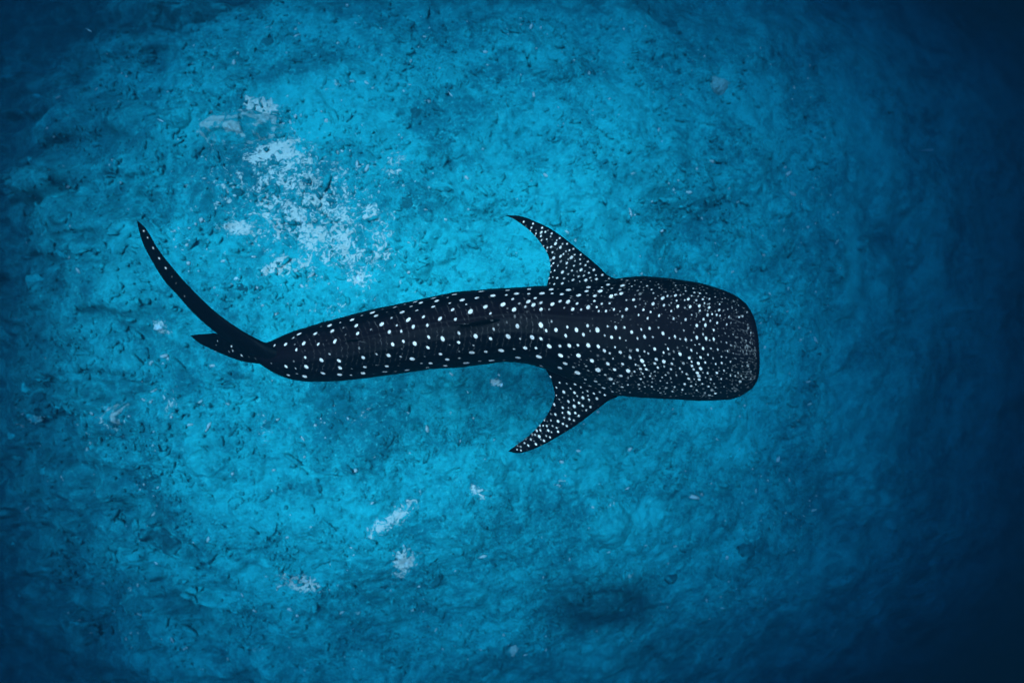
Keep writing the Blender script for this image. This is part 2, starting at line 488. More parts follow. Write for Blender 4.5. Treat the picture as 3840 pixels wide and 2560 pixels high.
# loose rubble: far too many pieces to count
t = (1 + 5 ** 0.5) / 2
ICO_V = np.array([(-1, t, 0), (1, t, 0), (-1, -t, 0), (1, -t, 0), (0, -1, t), (0, 1, t), (0, -1, -t), (0, 1, -t), (t, 0, -1), (t, 0, 1), (-t, 0, -1), (-t, 0, 1)]) / 1.9
ICO_F = np.array([(0, 11, 5), (0, 5, 1), (0, 1, 7), (0, 7, 10), (0, 10, 11), (1, 5, 9), (5, 11, 4), (11, 10, 2), (10, 7, 6), (7, 1, 8),
                  (3, 9, 4), (3, 4, 2), (3, 2, 6), (3, 6, 8), (3, 8, 9), (4, 9, 5), (2, 4, 11), (6, 2, 10), (8, 6, 7), (9, 8, 1)])
N = 30000
rx = rng.uniform(-11.5, 9.0, N); ry = rng.uniform(-8.0, 8.0, N)
keep = rng.random(N) < 0.30 + 0.7 * sstep(-0.15, 0.35, fbm(rx * 0.8, ry * 0.8, 3, 70))
rx, ry = rx[keep], ry[keep]; N = len(rx)
rz = floor_height(rx, ry)
tone = rng.random(N)
sd = blob_field(SAND_SPOTS, rx, ry)
tone = np.where((rng.random(N) < 0.035 + 0.25 * np.clip(sd, 0, 1)), 0.95, tone * 0.88)
size = 0.016 + 0.030 * rng.random(N) ** 2.0 + 0.03 * (rng.random(N) < 0.04)
size = np.where(tone > 0.9, size * 0.75, size)
elong = np.where(rng.random(N) < 0.45, rng.uniform(1.8, 4.0, N), rng.uniform(0.8, 1.4, N))
ang = rng.uniform(0, 2 * np.pi, N); flat = rng.uniform(0.45, 0.9, N)
jit = 1 + 0.35 * (rng.random((N, 12, 1)) - 0.5) + 0.35 * (rng.random((N, 12, 3)) - 0.5)
P = ICO_V[None] * jit * size[:, None, None]
P[:, :, 0] *= elong[:, None]; P[:, :, 2] *= flat[:, None]
tilt = rng.normal(0, 0.25, N)
x_, z_ = P[:, :, 0].copy(), P[:, :, 2].copy()
P[:, :, 0] = x_ * np.cos(tilt)[:, None] - z_ * np.sin(tilt)[:, None]; P[:, :, 2] = x_ * np.sin(tilt)[:, None] + z_ * np.cos(tilt)[:, None]
x_, y_ = P[:, :, 0].copy(), P[:, :, 1].copy()
P[:, :, 0] = x_ * np.cos(ang)[:, None] - y_ * np.sin(ang)[:, None] + rx[:, None]
P[:, :, 1] = x_ * np.sin(ang)[:, None] + y_ * np.cos(ang)[:, None] + ry[:, None]
P[:, :, 2] += (rz + 0.25 * size)[:, None]
F_ = (ICO_F[None] + 12 * np.arange(N)[:, None, None]).reshape(-1, 3)
rub_me = np_mesh("coral_rubble", P.reshape(-1, 3), F_, True)
add_attr(rub_me, "tone", np.repeat(tone, 12))
add_attr(rub_me, "dark", np.repeat(blob_field(DARK_REEF_AND_SHADE, rx, ry), 12))  # carries the painted edge vignette and dark patches onto the rubble
rub_me.materials.append(M_RUB)
rub = bpy.data.objects.new("coral_rubble", rub_me); col.objects.link(rub)
tag(rub, "loose broken coral rubble strewn over the reef flat", "rubble", kind="stuff")

# a few small fish above the reef
m_fish, nt, b_ = new_mat("fish_silver"); b_.inputs["Base Color"].default_value = (0.34, 0.34, 0.34, 1); b_.inputs["Roughness"].default_value = 0.35
def small_fish(px, py, z, length, rot, lab):
    X, Y, _z = to_world(px * S, py * S, z)
    bm = bmesh.new()
    bmesh.ops.create_uvsphere(bm, u_segments=16, v_segments=10, radius=0.5)
    for v in bm.verts:
        x = v.co.x + 0.5
        v.co.y *= 0.26 * (1 - 0.5 * (1 - x)); v.co.z *= 0.42 * (1 - 0.35 * (1 - x))
    fm = bpy.data.meshes.new("small_fish"); bm.to_mesh(fm); bm.free()
    for p in fm.polygons: p.use_smooth = True
    fm.materials.append(m_fish)
    o = bpy.data.objects.new("small_fish", fm); col.objects.link(o)
    o.location = (X, Y, z); o.scale = (length,) * 3; o.rotation_euler = (0.5, 0, math.radians(rot))
    tag(o, lab, "fish")
    bm = bmesh.new()
    vs = [(-.44, .015, 0), (-.72, .012, .22), (-.62, .008, 0), (-.72, .012, -.22)]
    a = [bm.verts.new(v) for v in vs]; b = [bm.verts.new((v[0], -v[1], v[2])) for v in vs]
    bm.faces.new(a); bm.faces.new(b[::-1])
    for i in range(4): bm.faces.new((a[i], b[i], b[(i + 1) % 4], a[(i + 1) % 4]))
    part_me = bpy.data.meshes.new("tail_fin"); bm.to_mesh(part_me); bm.free(); part_me.materials.append(m_fish)
    q = bpy.data.objects.new("tail_fin", part_me); col.objects.link(q); q.parent = o
small_fish(2131, 345, -11.0, 0.34, 4, "tiny fish alone in the open dark blue water")
small_fish(205, 70, -4.4, 0.10, -30, "tiny pale fish over the long dark reef ledge")
small_fish(370, 277, -3.6, 0.10, -25, "tiny white fish beside the smooth round boulder")
small_fish(1035, 217, -3.6, 0.10, -50, "tiny bright fish over the plain turquoise rubble")

# ------------------------------------------------------------------ whale shark
def resample(P, n, dens=None):
    """Catmull-Rom through the rows of P at n evenly spaced chord parameters"""
    P = np.asarray(P, float)
    d = np.sqrt(((P[1:, :2] - P[:-1, :2]) ** 2).sum(1)) + 1e-6
    t = np.concatenate([[0], np.cumsum(d)]); t /= t[-1]
    tt = np.linspace(0, 1, n)
    i = np.clip(np.searchsorted(t, tt, side='right') - 1, 0, len(P) - 2)
    h = (t[i + 1] - t[i])[:, None]
    u = ((tt - t[i])[:, None]) / h
    # finite-difference tangents, limited so that no outline overshoots
    sl = (P[1:] - P[:-1]) / (t[1:] - t[:-1])[:, None]
    T = np.zeros_like(P)
    T[0], T[-1] = sl[0], sl[-1]
    w0 = (t[2:] - t[1:-1])[:, None]; w1 = (t[1:-1] - t[:-2])[:, None]
    T[1:-1] = (sl[:-1] * w0 + sl[1:] * w1) / (w0 + w1)
    return ((2 * u**3 - 3 * u**2 + 1) * P[i] + (u**3 - 2 * u**2 + u) * h * T[i]
            + (-2 * u**3 + 3 * u**2) * P[i + 1] + (u**3 - u**2) * h * T[i + 1])

# rows: far edge x,y   near edge x,y (photo pixels)  up  down (m)  squareness  roll of the back line (deg)
BODY = [
    (962, 1296, 957, 1346, .09, .09, 2.0, 8), (985, 1287, 976, 1362, .13, .12, 2.0, 8), (1010, 1281, 1012, 1386, .16, .15, 2.0, 9),
    (1045, 1266, 1050, 1406, .20, .19, 2.0, 10), (1100, 1243, 1092, 1421, .25, .24, 2.0, 10), (1150, 1228, 1140, 1429, .28, .28, 2.0, 11),
    (1210, 1210, 1200, 1431, .31, .31, 2.0, 11), (1300, 1186, 1302, 1426, .34, .35, 2.0, 11), (1400, 1161, 1404, 1414, .37, .38, 2.0, 11),
    (1505, 1139, 1506, 1400, .39, .40, 2.0, 11), (1608, 1117, 1608, 1385, .41, .42, 2.0, 12), (1710, 1097, 1715, 1378, .43, .43, 2.0, 12),
    (1800, 1088, 1802, 1368, .44, .44, 2.0, 13), (1900, 1081, 1900, 1357, .44, .44, 2.0, 14), (1975, 1077, 1975, 1364, .44, .44, 2.0, 14),
    (2052, 1073, 2042, 1384, .44, .43, 2.0, 15), (2130, 1069, 2120, 1416, .43, .42, 2.1, 15), (2220, 1060, 2210, 1452, .42, .41, 2.15, 16),
    (2314, 1046, 2314, 1482, .41, .40, 2.2, 16), (2380, 1039, 2380, 1488, .40, .38, 2.3, 17), (2486, 1044, 2486, 1494, .37, .36, 2.35, 17),
    (2557, 1053, 2557, 1498, .35, .34, 2.4, 17), (2629, 1066, 2629, 1501, .325, .32, 2.5, 17), (2697, 1086, 2690, 1499, .295, .30, 2.6, 17),
    (2752, 1111, 2742, 1494, .265, .275, 2.7, 16), (2787, 1140, 2780, 1477, .235, .25, 2.7, 15), (2807, 1172, 2809, 1457, .20, .22, 2.7, 14),
    (2819, 1208, 2828, 1430, .155, .17, 2.6, 12), (2826, 1246, 2835, 1402, .10, .11, 2.4, 10), (2831, 1290, 2837, 1362, .04, .04, 2.2, 8),
    (2833, 1318, 2837, 1334, .008, .008, 2.0, 8)]
NB, NT = 900, 340
B = resample(BODY, NB)
half = NT // 2
th_up = np.linspace(0, np.pi, 2 * NT // 3, endpoint=False)
th_dn = np.linspace(np.pi, 2 * np.pi, NT - len(th_up), endpoint=False)
TH = np.concatenate([th_up, th_dn])
ct, st_ = np.cos(TH)[None, :], np.sin(TH)[None, :]
U = np.stack(to_world(B[:, 0], B[:, 1], 0.0)[:2], -1); L = np.stack(to_world(B[:, 2], B[:, 3], 0.0)[:2], -1)
mid = 0.5 * (U + L); hv = 0.5 * (U - L)              # +lateral points to the image's upper side
hw = np.sqrt((hv ** 2).sum(1))[:, None]
e = (2.0 / B[:, 6])[:, None]
lat = np.sign(ct) * np.abs(ct) ** e
hup = np.where(st_ >= 0, B[:, 4:5], B[:, 5:6])
zz = np.sign(st_) * np.abs(st_) ** e * hup
# long ridges down the back and flanks
back = np.pi / 2 - np.radians(B[:, 7:8])
sfrac = np.linspace(0, 1, NB)[:, None]
fade = sstep(0.02, 0.12, sfrac) * (1 - sstep(0.80, 0.94, sfrac))
dth = TH[None, :] - back
rid = 0.016 * np.exp(-(dth / 0.075) ** 2)
for off, amp, wd in ((0.46, .007, .06), (-0.46, .007, .06), (0.86, .006, .06), (-0.86, .006, .06), (1.2, .004, .06), (-1.2, .004, .06)):
    rid = rid + amp * np.exp(-((dth - off) / wd) ** 2)
rid = rid * fade * np.minimum(hw / 0.4, 1.0)
# small creases in the skin, running round the body
wr = 0.0022 * gnoise(sfrac * 90 + 0 * TH[None, :], TH[None, :] * 1.6 + sfrac * 4, 60) + 0.003 * gnoise(sfrac * 30, TH[None, :] * 3.0, 61)
sc_r = 1 + (rid + wr * fade) / np.maximum(hw, 0.08)
X = mid[:, 0:1] + hv[:, 0:1] * lat * sc_r
Y = mid[:, 1:2] + hv[:, 1:2] * lat * sc_r
Z = zz * sc_r
SV = [np.stack([X, Y, Z], -1).reshape(-1, 3)]
SF = [grid_faces(NB, NT, 0, True)]
PATCH = [np.zeros(NB * NT, int)]
SIDE = [np.tile(sstep(-0.30, 0.12, np.sin(TH)), NB)]      # 1 = patterned back, 0 = pale belly
nvert = NB * NT
DORS = np.abs(dth + 0 * hw).reshape(-1)                     # angle away from the back line

def fin(lead, trail, zl, zt, thick, n, nc, patch, two_sided=False):
    """closed blade between a leading and a trailing outline (photo pixels)"""
    global nvert
    nr = len(lead)
    Lp = np.array([to_world(px, py, z) for (px, py), z in zip(lead, zl)])
    Tp = np.array([to_world(px, py, z) for (px, py), z in zip(trail, zt)])
    R = resample(np.concatenate([0.5 * (Lp + Tp)[:, :2], Lp, Tp, np.array(thick)[:, None]], 1), n)
    Lq, Tq, tk = R[:, 2:5], R[:, 5:8], R[:, 8]
    a = np.linspace(0, 2 * np.pi, 2 * nc, endpoint=False)
    u = 0.5 - 0.5 * np.cos(a)                       # 0 leading, 1 trailing
    prof = np.sin(a) * (1.25 * np.sqrt(np.clip(1 - u, 0, 1)) * 0.8 + 0.12)
    P = Lq[:, None, :] * (1 - u)[None, :, None] + Tq[:, None, :] * u[None, :, None]
    ch = Tq - Lq
    sp = np.gradient(0.5 * (Lq + Tq), axis=0)
    nn = np.cross(ch, sp); nn /= np.linalg.norm(nn, axis=1)[:, None] + 1e-9
    nn *= np.sign(nn[:, 2:3] + 1e-9)
    P = P + nn[:, None, :] * (tk[:, None] * prof[None, :])[:, :, None]
    SV.append(P.reshape(-1, 3)); SF.append(grid_faces(n, 2 * nc, nvert, True))
    PATCH.append(np.full(n * 2 * nc, patch))
    SIDE.append(np.tile(np.where(np.sin(a) >= -0.02, 1.0, 1.0 if two_sided else 0.25), n))
    nvert += n * 2 * nc

fin([(2345, 1100), (2314, 1050), (2284, 1036), (2245, 1000), (2207, 967), (2156, 926), (2105, 885), (2054, 852), (2003, 829), (1965, 814), (1936, 808), (1898, 808)],
    [(2030, 1120), (2049, 1076), (2057, 1045), (2064, 1015), (2063, 985), (2054, 954), (2036, 923), (2013, 893), (1983, 862), (1952, 838), (1926, 821), (1899, 810)],
    [-.02, -.06, -.08, -.10, -.12, -.14, -.16, -.19, -.22, -.25, -.27, -.30], [-.02, -.06, -.08, -.10, -.12, -.14, -.17, -.20, -.23, -.26, -.28, -.30],
    [.12, .085, .07, .058, .050, .042, .035, .028, .022, .016, .012, .004], 190, 90, 1)
fin([(2345, 1435), (2316, 1486), (2289, 1498), (2245, 1529), (2207, 1559), (2156, 1597), (2105, 1628), (2067, 1651), (2028, 1671), (1990, 1687), (1945, 1698), (1907, 1693)],
    [(2020, 1345), (2044, 1383), (2062, 1411), (2074, 1447), (2079, 1470), (2078, 1495), (2067, 1526), (2046, 1564), (2015, 1602), (1975, 1640), (1938, 1667), (1906, 1691)],
    [-.02, -.06, -.08, -.10, -.12, -.14, -.16, -.19, -.22, -.25, -.27, -.30], [-.02, -.06, -.08, -.10, -.12, -.14, -.17, -.20, -.23, -.26, -.28, -.30],
    [.12, .085, .07, .058, .050, .042, .035, .028, .022, .016, .012, .004], 190, 90, 2)
# tail: upper lobe, then lower lobe
fin([(1150, 1312), (1085, 1318), (1035, 1306), (990, 1289), (955, 1272), (910, 1246), (859, 1212), (811, 1175), (747, 1115), (683, 1048), (619, 971), (587, 927), (546, 857), (517, 828)],
    [(1150, 1340), (1075, 1368), (1020, 1372), (960, 1350), (915, 1318), (868, 1288), (834, 1264), (797, 1237), (730, 1178), (664, 1105), (611, 1045), (568, 975), (529, 893), (514, 834)],
    [.20, .20, .20, .20, .22, .27, .33, .38, .47, .56, .66, .72, .80, .84], [.16, .10, .06, .0, -.02, .02, .06, .12, .22, .34, .46, .56, .72, .82],
    [.03, .06, .07, .07, .06, .05, .042, .036, .030, .026, .021, .018, .010, .003], 200, 40, 3, True)
fin([(1030, 1370), (976, 1362), (935, 1358), (884, 1345), (833, 1326), (782, 1303), (744, 1283), (714, 1258)],
    [(980, 1310), (930, 1292), (890, 1280), (850, 1268), (812, 1250), (780, 1251), (750, 1253), (715, 1257)],
    [-.04, -.06, -.12, -.22, -.32, -.42, -.49, -.54], [.05, .02, .0, -.03, -.08, -.22, -.38, -.52],
    [.07, .055, .045, .036, .028, .020, .013, .003], 120, 40, 4, True)

def back_fin(base_f, base_r, tip, rear, zb, ht, thick, patch, n=80, nc=24):
    """upright fin on the back: base from base_f to base_r, apex swept towards tip, free rear tip"""
    global nvert
    bf = np.array(to_world(*base_f, zb[0])); br = np.array(to_world(*base_r, zb[1]))
    tp = np.array(to_world(*tip, zb[1] + ht)); rr = np.array(to_world(*rear, zb[1] + 0.25 * ht))
    s = np.linspace(0, 1, n)[:, None]
    le = (1 - s) ** 2 * bf + 2 * s * (1 - s) * (0.55 * bf + 0.45 * tp + np.array([0.02, 0, 0.20 * ht])) + s ** 2 * tp
    te = (1 - s) ** 2 * br + 2 * s * (1 - s) * (rr + np.array([0.05, 0, -0.1 * ht])) + s ** 2 * tp
    a = np.linspace(0, 2 * np.pi, 2 * nc, endpoint=False)
    u = 0.5 - 0.5 * np.cos(a)
    P = le[:, None, :] * (1 - u)[None, :, None] + te[:, None, :] * u[None, :, None]
    ax = (br - bf); ax /= np.linalg.norm(ax)
    side = np.array([-ax[1], ax[0], 0.0])
    P = P + side * (thick * (1 - 0.93 * s[:, :, None]) * np.sin(a)[None, :, None] * (0.9 * np.sqrt(1 - u) + 0.1)[None, :, None])
    SV.append(P.reshape(-1, 3)); SF.append(grid_faces(n, 2 * nc, nvert, True))
    PATCH.append(np.full(n * 2 * nc, patch)); SIDE.append(np.ones(n * 2 * nc))
    nvert += n * 2 * nc
back_fin((1905, 1196), (1745, 1214), (1690, 1221), (1700, 1224), (.37, .37), .34, .034, 5)
back_fin((1395, 1274), (1315, 1278), (1283, 1276), (1290, 1278), (.29, .27), .17, .03, 6, 50, 16)

SVa = np.concatenate(SV); SFa = np.concatenate(SF); PATCHa = np.concatenate(PATCH); SIDEa = np.concatenate(SIDE)
shark_me = np_mesh("whale_shark", SVa, SFa)
bm = bmesh.new(); bm.from_mesh(shark_me)
bmesh.ops.recalc_face_normals(bm, faces=bm.faces)
bm.to_mesh(shark_me); bm.free()
nor = np.zeros(len(SVa) * 3, np.float32)
shark_me.vertices.foreach_get("normal", nor); nor = nor.reshape(-1, 3)

# ---- the skin pattern: (origin x, origin y, zoom), then x, y, radius in zoomed pixels (, paleness)
SPOT_SETS = [
 ((680, 1150, 3.92), "1733,402,30 1645,455,18 1530,552,28 1372,567,20 1668,552,14,.7 1797,537,30 1967,388,30 2055,292,14,.5 2183,277,34 2220,358,28 2257,503,30 2015,545,24 2130,490,12,.4 1690,628,22 1812,643,12,.5 1823,745,22 1655,802,16,.6 1540,878,26 1680,908,14,.8 1838,882,32 2062,787,28 2178,693,14,.8 2317,790,28 1575,1003,26 1695,985,18,.8 1815,1020,34 2077,977,30 2335,897,26 2330,995,34 2195,1052,12,.4 1322,830,14,.6 1420,902,12,.3 1475,655,14,.6 1378,630,12,.4 1490,950,12,.3 535,503,18,.9 505,565,16,.7 740,578,20,.9 755,643,20,.9 700,657,18,.8 885,715,24,.9 1000,735,18,.4 1085,760,20,.5 635,600,12,.5 430,480,12,.3 540,455,12,.4 800,485,10,.3 860,655,12,.3"),
 ((460, 780, 3.137), "245,270,14 295,352,14 357,468,16 427,588,16 505,703,17 572,805,13,.8 630,882,13,.7 730,1035,14,.8 720,938,10,.3 858,1182,10,.3"),
 ((1200, 1050, 3.92), "18,685,14,.6 145,668,30 182,750,27 218,895,28 297,623,18,.9 343,695,14,.7 372,800,14,.6 470,580,32 530,668,28 558,785,28 618,522,16,.8 745,722,16,.7 768,477,32 822,525,30 902,648,36 1022,763,30 918,428,18,.8 985,470,14,.5 1048,555,18,.9 1128,665,18,.9 1195,752,22 1100,397,32 1205,472,36 1295,583,34 1367,680,30 1245,353,18,.9 1340,385,20,.9 1423,443,22,.9 1520,542,24 1580,662,25 1603,838,24 1590,988,24 1400,323,34 1480,333,26 1665,265,34 1718,305,34 1660,390,30 1763,572,32 1803,865,34 1773,1085,26 1875,1168,32 1845,1258,32 1978,213,40 1877,257,16,.8 1910,337,22 1948,438,26 1993,570,26 2085,293,38 2145,360,16,.9 2212,462,40 2043,780,25 2037,917,26 2050,1045,14,.6 2045,1150,18,.9 2290,828,36 2258,962,16,.8 2235,1065,36 2150,1218,38 1225,900,24 1390,935,34 1358,1163,38 1185,1125,18,.8 1200,1010,16,.5 1065,945,28 1005,1107,32 985,1265,27 953,1350,32 1280,1320,34 1107,1343,20,.8 1155,1255,14,.5 832,1090,18,.9 832,1248,16,.6 790,1375,16,.6 632,1140,28 660,1280,28 637,1370,34 470,1305,14,.7 458,1397,18,.9 280,1182,28 293,1287,26 290,1385,34 142,1087,14,.8 25,1178,26 38,1368,30 572,1000,22,.6 385,925,14,.4 93,882,14,.4 1490,1220,18,.8 1543,1120,14,.6 1630,1220,30 1580,1283,28 1910,955,14,.6 1370,1060,12,.4 155,1445,14,.5 650,882,14,.3 770,860,14,.3 860,922,14,.3 1800,228,18,.7 1430,1303,14,.5"),
 ((1700, 1050, 3.92), "580,228,40 345,262,30 472,390,36 547,490,22 415,165,36 775,217,22 795,145,30,.9 930,200,34 1115,132,30 1108,200,22 1205,265,22 1300,195,36 870,280,22 965,345,20,.8 730,357,38 890,432,38 793,415,18,.6 1098,315,32 1180,360,32 1290,335,26,.9 1057,393,24,.9 1290,433,30 1190,440,16,.5 1412,430,18,.8 1437,137,32 1455,197,22 1460,353,32 1590,210,30 1690,143,34 1845,220,34 1568,312,24 1685,320,32 1815,345,22 1755,425,28 1632,403,16,.8 1875,433,20,.9 1980,395,34 1985,107,32 1957,165,28 2075,228,30 2155,163,36 2070,312,22 2105,393,20 2140,460,18 2320,240,30 1975,222,18,.7 900,535,24,.6 1000,545,20,.4 1080,565,20,.4 1085,467,26,.4 570,590,30,.5 790,615,22,.5 660,660,20,.5 595,720,22,.8 945,680,34,.9 1285,660,36 1447,605,18,.8 1365,740,22 810,830,36 550,862,28 983,863,18,.9 1155,838,34 1290,865,26 1512,737,32 1680,693,20 1812,727,30 1657,815,24 1913,803,26 1970,673,24 2013,752,16,.7 2115,733,38 705,1033,36 893,1015,20,.9 1060,998,32 1213,998,22 1405,973,34 1567,968,24 1708,960,30 1832,960,22 1983,962,34 2130,978,26 475,1050,28 565,1183,40 390,1190,26,.8 745,1178,22,.7 945,1140,38 1258,1125,36 1577,1105,32 1690,1128,18,.6 1843,1110,36 1125,1110,12,.4 2035,1180,30 1950,1262,20,.7 2130,1320,40 1648,1225,30 1568,1292,34 1765,1275,20,.8 1827,1360,38 1985,1332,16,.7 1295,1265,28,.8 1540,127,16,.5 1750,240,14,.4 1410,865,14,.4 2055,668,12,.5 2120,1105,24,.5"),
 ((2250, 1000, 6.031), "45,190,34 205,262,34,.9 300,265,20,.6 140,315,44 178,405,58 40,465,36 20,560,44 270,490,34,.8 185,525,28,.6 495,287,36,.9 515,425,62 610,310,44,.7 655,385,26,.7 790,310,26,.8 785,405,30,.6 713,447,30,.9 665,508,26,.7 935,345,26,.8 888,450,26,.7 965,400,18,.5 1022,287,22,.5 1135,327,26,.6 1070,432,34,.9 455,515,42,.8 485,597,58 255,680,52 350,630,42,.9 600,747,36,.8 765,740,50 635,568,22,.5 860,530,34,.7 980,530,24,.7 905,620,55,.6 955,585,24,.6 790,640,28,.6 910,735,30,.7 655,650,18,.5 1170,520,32,.9 1210,597,32,.8 1250,715,36,.7 1330,400,26,.7 1345,475,32,.8 1395,435,26,.5 1240,420,20,.5 1385,330,18,.6 1607,313,20,.8 1485,565,24,.8 1485,505,20,.5 1520,663,36,.9 1710,420,32,.9 1670,575,28,.6 1700,648,46 1820,638,32,.8 1885,618,26,.7 1765,525,44,.6 1935,465,28,.8 1935,545,26,.9 1860,485,18,.5 1425,712,58 1195,832,56 1035,828,30,.8 1447,862,44 1555,858,24,.8 1610,810,24,.8 1740,768,38,.9 1830,748,22,.5 1920,752,32,.9 2000,735,46 2075,660,28,.9 1765,898,48 1920,925,32,.8 2045,910,48 1610,998,38 1685,955,24,.6 1480,980,24,.7 1360,880,20,.4 1235,970,22,.4 35,830,42 220,825,36 140,1000,46 312,965,40 457,1000,28,.8 597,968,54 800,905,34 983,970,44 870,1080,34 1143,1030,36 1070,1155,42 1340,1100,44 500,1118,42,.9 605,1110,20,.4 710,1110,18,.4 770,1065,20,.4 1530,1172,24,.7 1665,1182,44 1775,1118,26,.8 1938,1200,46 1840,1272,32,.6 2045,1180,22,.6 2075,1080,32,.8 1270,1200,20,.4 1945,1040,20,.3 1835,1040,18,.3 175,1352,34 363,1362,52 555,1382,36 710,1477,56 935,1420,34 1118,1380,48 1325,1378,32,.9 1890,1438,32,.9 1425,1520,54 1660,1410,22,.5 695,1330,22,.5 860,1335,22,.3 510,1265,20,.4 785,1228,20,.4 375,820,24,.3"),
 ((2250, 1240, 5.809), "100,98,36 260,133,52 437,147,40 557,200,26 823,147,38 977,147,50 1153,133,38 1505,157,28 1635,118,44 1747,182,26 1872,172,46 1985,213,32 90,440,50 325,362,34 212,492,34,.9 85,610,50,.4 285,605,28,.9 155,360,26,.5 447,465,54 580,355,22,.7 660,425,54,.6 820,413,50 965,443,34,.9 1057,497,30 1075,318,26,.7 1195,388,50 1430,295,26,.8 1380,475,38 1485,403,40 660,575,46 525,557,30,.6 860,550,34,.7 168,718,52 485,715,44,.95 915,662,58 1220,615,50,.95 1385,672,60 1190,718,44,.95 768,742,34,.9 832,755,26,.8 967,752,34 880,828,44,.95 1010,838,40 1060,855,36,.5 315,847,46 608,865,64 752,892,28 1252,805,36 1405,783,32,.8 1570,718,40,.9 1605,603,28,.8 1742,505,52 1505,510,46,.6 1600,455,40,.6 1687,368,38,.7 1803,340,22,.6 1895,362,28,.7 1985,412,40 1945,593,46 1815,700,50,.7 2000,675,30 1640,765,24,.5 1735,820,38,.95 1550,840,34,.9 1650,895,24,.6 1790,898,32,.8 1885,942,36,.9 1485,910,38,.6 1195,885,24,.8 1260,905,22,.7 1110,925,28,.8 930,937,32,.95 885,897,26,.8 113,955,44,.8 457,980,46,.9 225,1047,62,.9 672,978,24,.8 617,1033,28,.7 790,970,20,.5 970,1010,32,.8 885,1047,34,.95 1097,993,34,.95 1203,980,24,.8 1425,963,26,.9 1358,1015,28,.9 1140,1045,26,.7 1310,1095,26,.9 1535,1040,28,.8 1660,965,26,.9 1930,1045,42 75,1245,56 293,1150,34,.9 232,1205,24,.7 380,1118,34,.6 485,1225,42,.95 265,1320,42 112,1397,38 440,1365,28,.8 415,1297,24,.8 355,1335,24,.7 310,1408,30,.7 605,1170,32,.8 840,1165,34,.8 825,1212,24,.5 862,1260,32,.8 728,1170,20,.5 720,1230,22,.6 1035,1103,26,.6 940,1122,26,.7 1130,1122,28,.8 980,1222,28,.8 1055,1185,22,.6 1137,1212,30,.9 1455,1132,24,.9 1557,1125,22,.8 1440,1243,40,.8 1300,1250,26,.7 1320,1348,34,.8 1258,1300,24,.7 1420,1370,28,.7 655,1345,30,.7 900,1310,24,.6 990,1362,22,.6 830,1340,22,.5 1130,1350,24,.5 1845,1152,38,.95 1980,1203,36,.95 1622,1218,34,.9 1575,1320,32,.9 1680,1280,20,.7 1790,1285,30,.9 1860,1370,28,.8 1535,1420,24,.7 1660,1415,24,.7 1985,1110,36,.6 2000,770,44"),
 ((2500, 1020, 5.808), "600,447,38,.95 585,350,32,.8 720,345,26,.6 722,465,36,.95 870,460,28,.8 690,517,28,.8 815,540,28,.7 1055,543,26,.8 790,592,38 935,583,34,.9 645,615,38,.9 1210,590,24,.7 1280,567,24,.7 600,655,24,.7 830,670,32,.9 930,685,30,.8 1050,685,22,.6 1155,703,32,.9 1320,685,22,.5 715,737,46 805,730,24,.6 930,775,42 1035,745,20,.4 725,832,38,.95 840,825,30,.6 900,838,24,.8 1145,825,40 1245,830,28,.7 1335,808,28,.8 1430,787,24,.7 1515,827,22,.8 1065,853,32,.7 885,933,46 985,922,36 1090,940,36 1170,950,28,.9 1275,930,22,.5 1360,970,28,.9 695,890,24,.6 655,938,24,.7 810,1035,44 950,1070,34,.95 1000,1017,22,.6 1100,1098,40 1245,1045,22,.7 1180,1065,22,.5 1280,1005,24,.7 660,1165,50 838,1155,48 725,1090,30,.7 620,1040,24,.6 1300,1143,32,.95 1400,1110,28,.7 1505,1103,26,.5 1025,1260,38,.95 790,1245,28,.7 1240,1240,24,.7 1110,1240,24,.6 610,1215,28,.6 595,1308,28,.8 795,1365,34,.9 985,1357,18,.8 1135,1380,22,.8 1205,1380,18,.6 1350,1397,26,.7 655,1420,52 860,1452,52 945,1478,26,.9 1028,1470,44 1575,985,32 1655,960,40,.8 1755,875,28,.8 1780,1220,50,.6 1760,1140,40,.6 1830,1325,34,.8 1750,1280,40,.5 1820,1385,36,.5 1670,1110,24,.5 1640,1240,20,.4 1465,1345,22,.5 1400,1335,18,.4"),
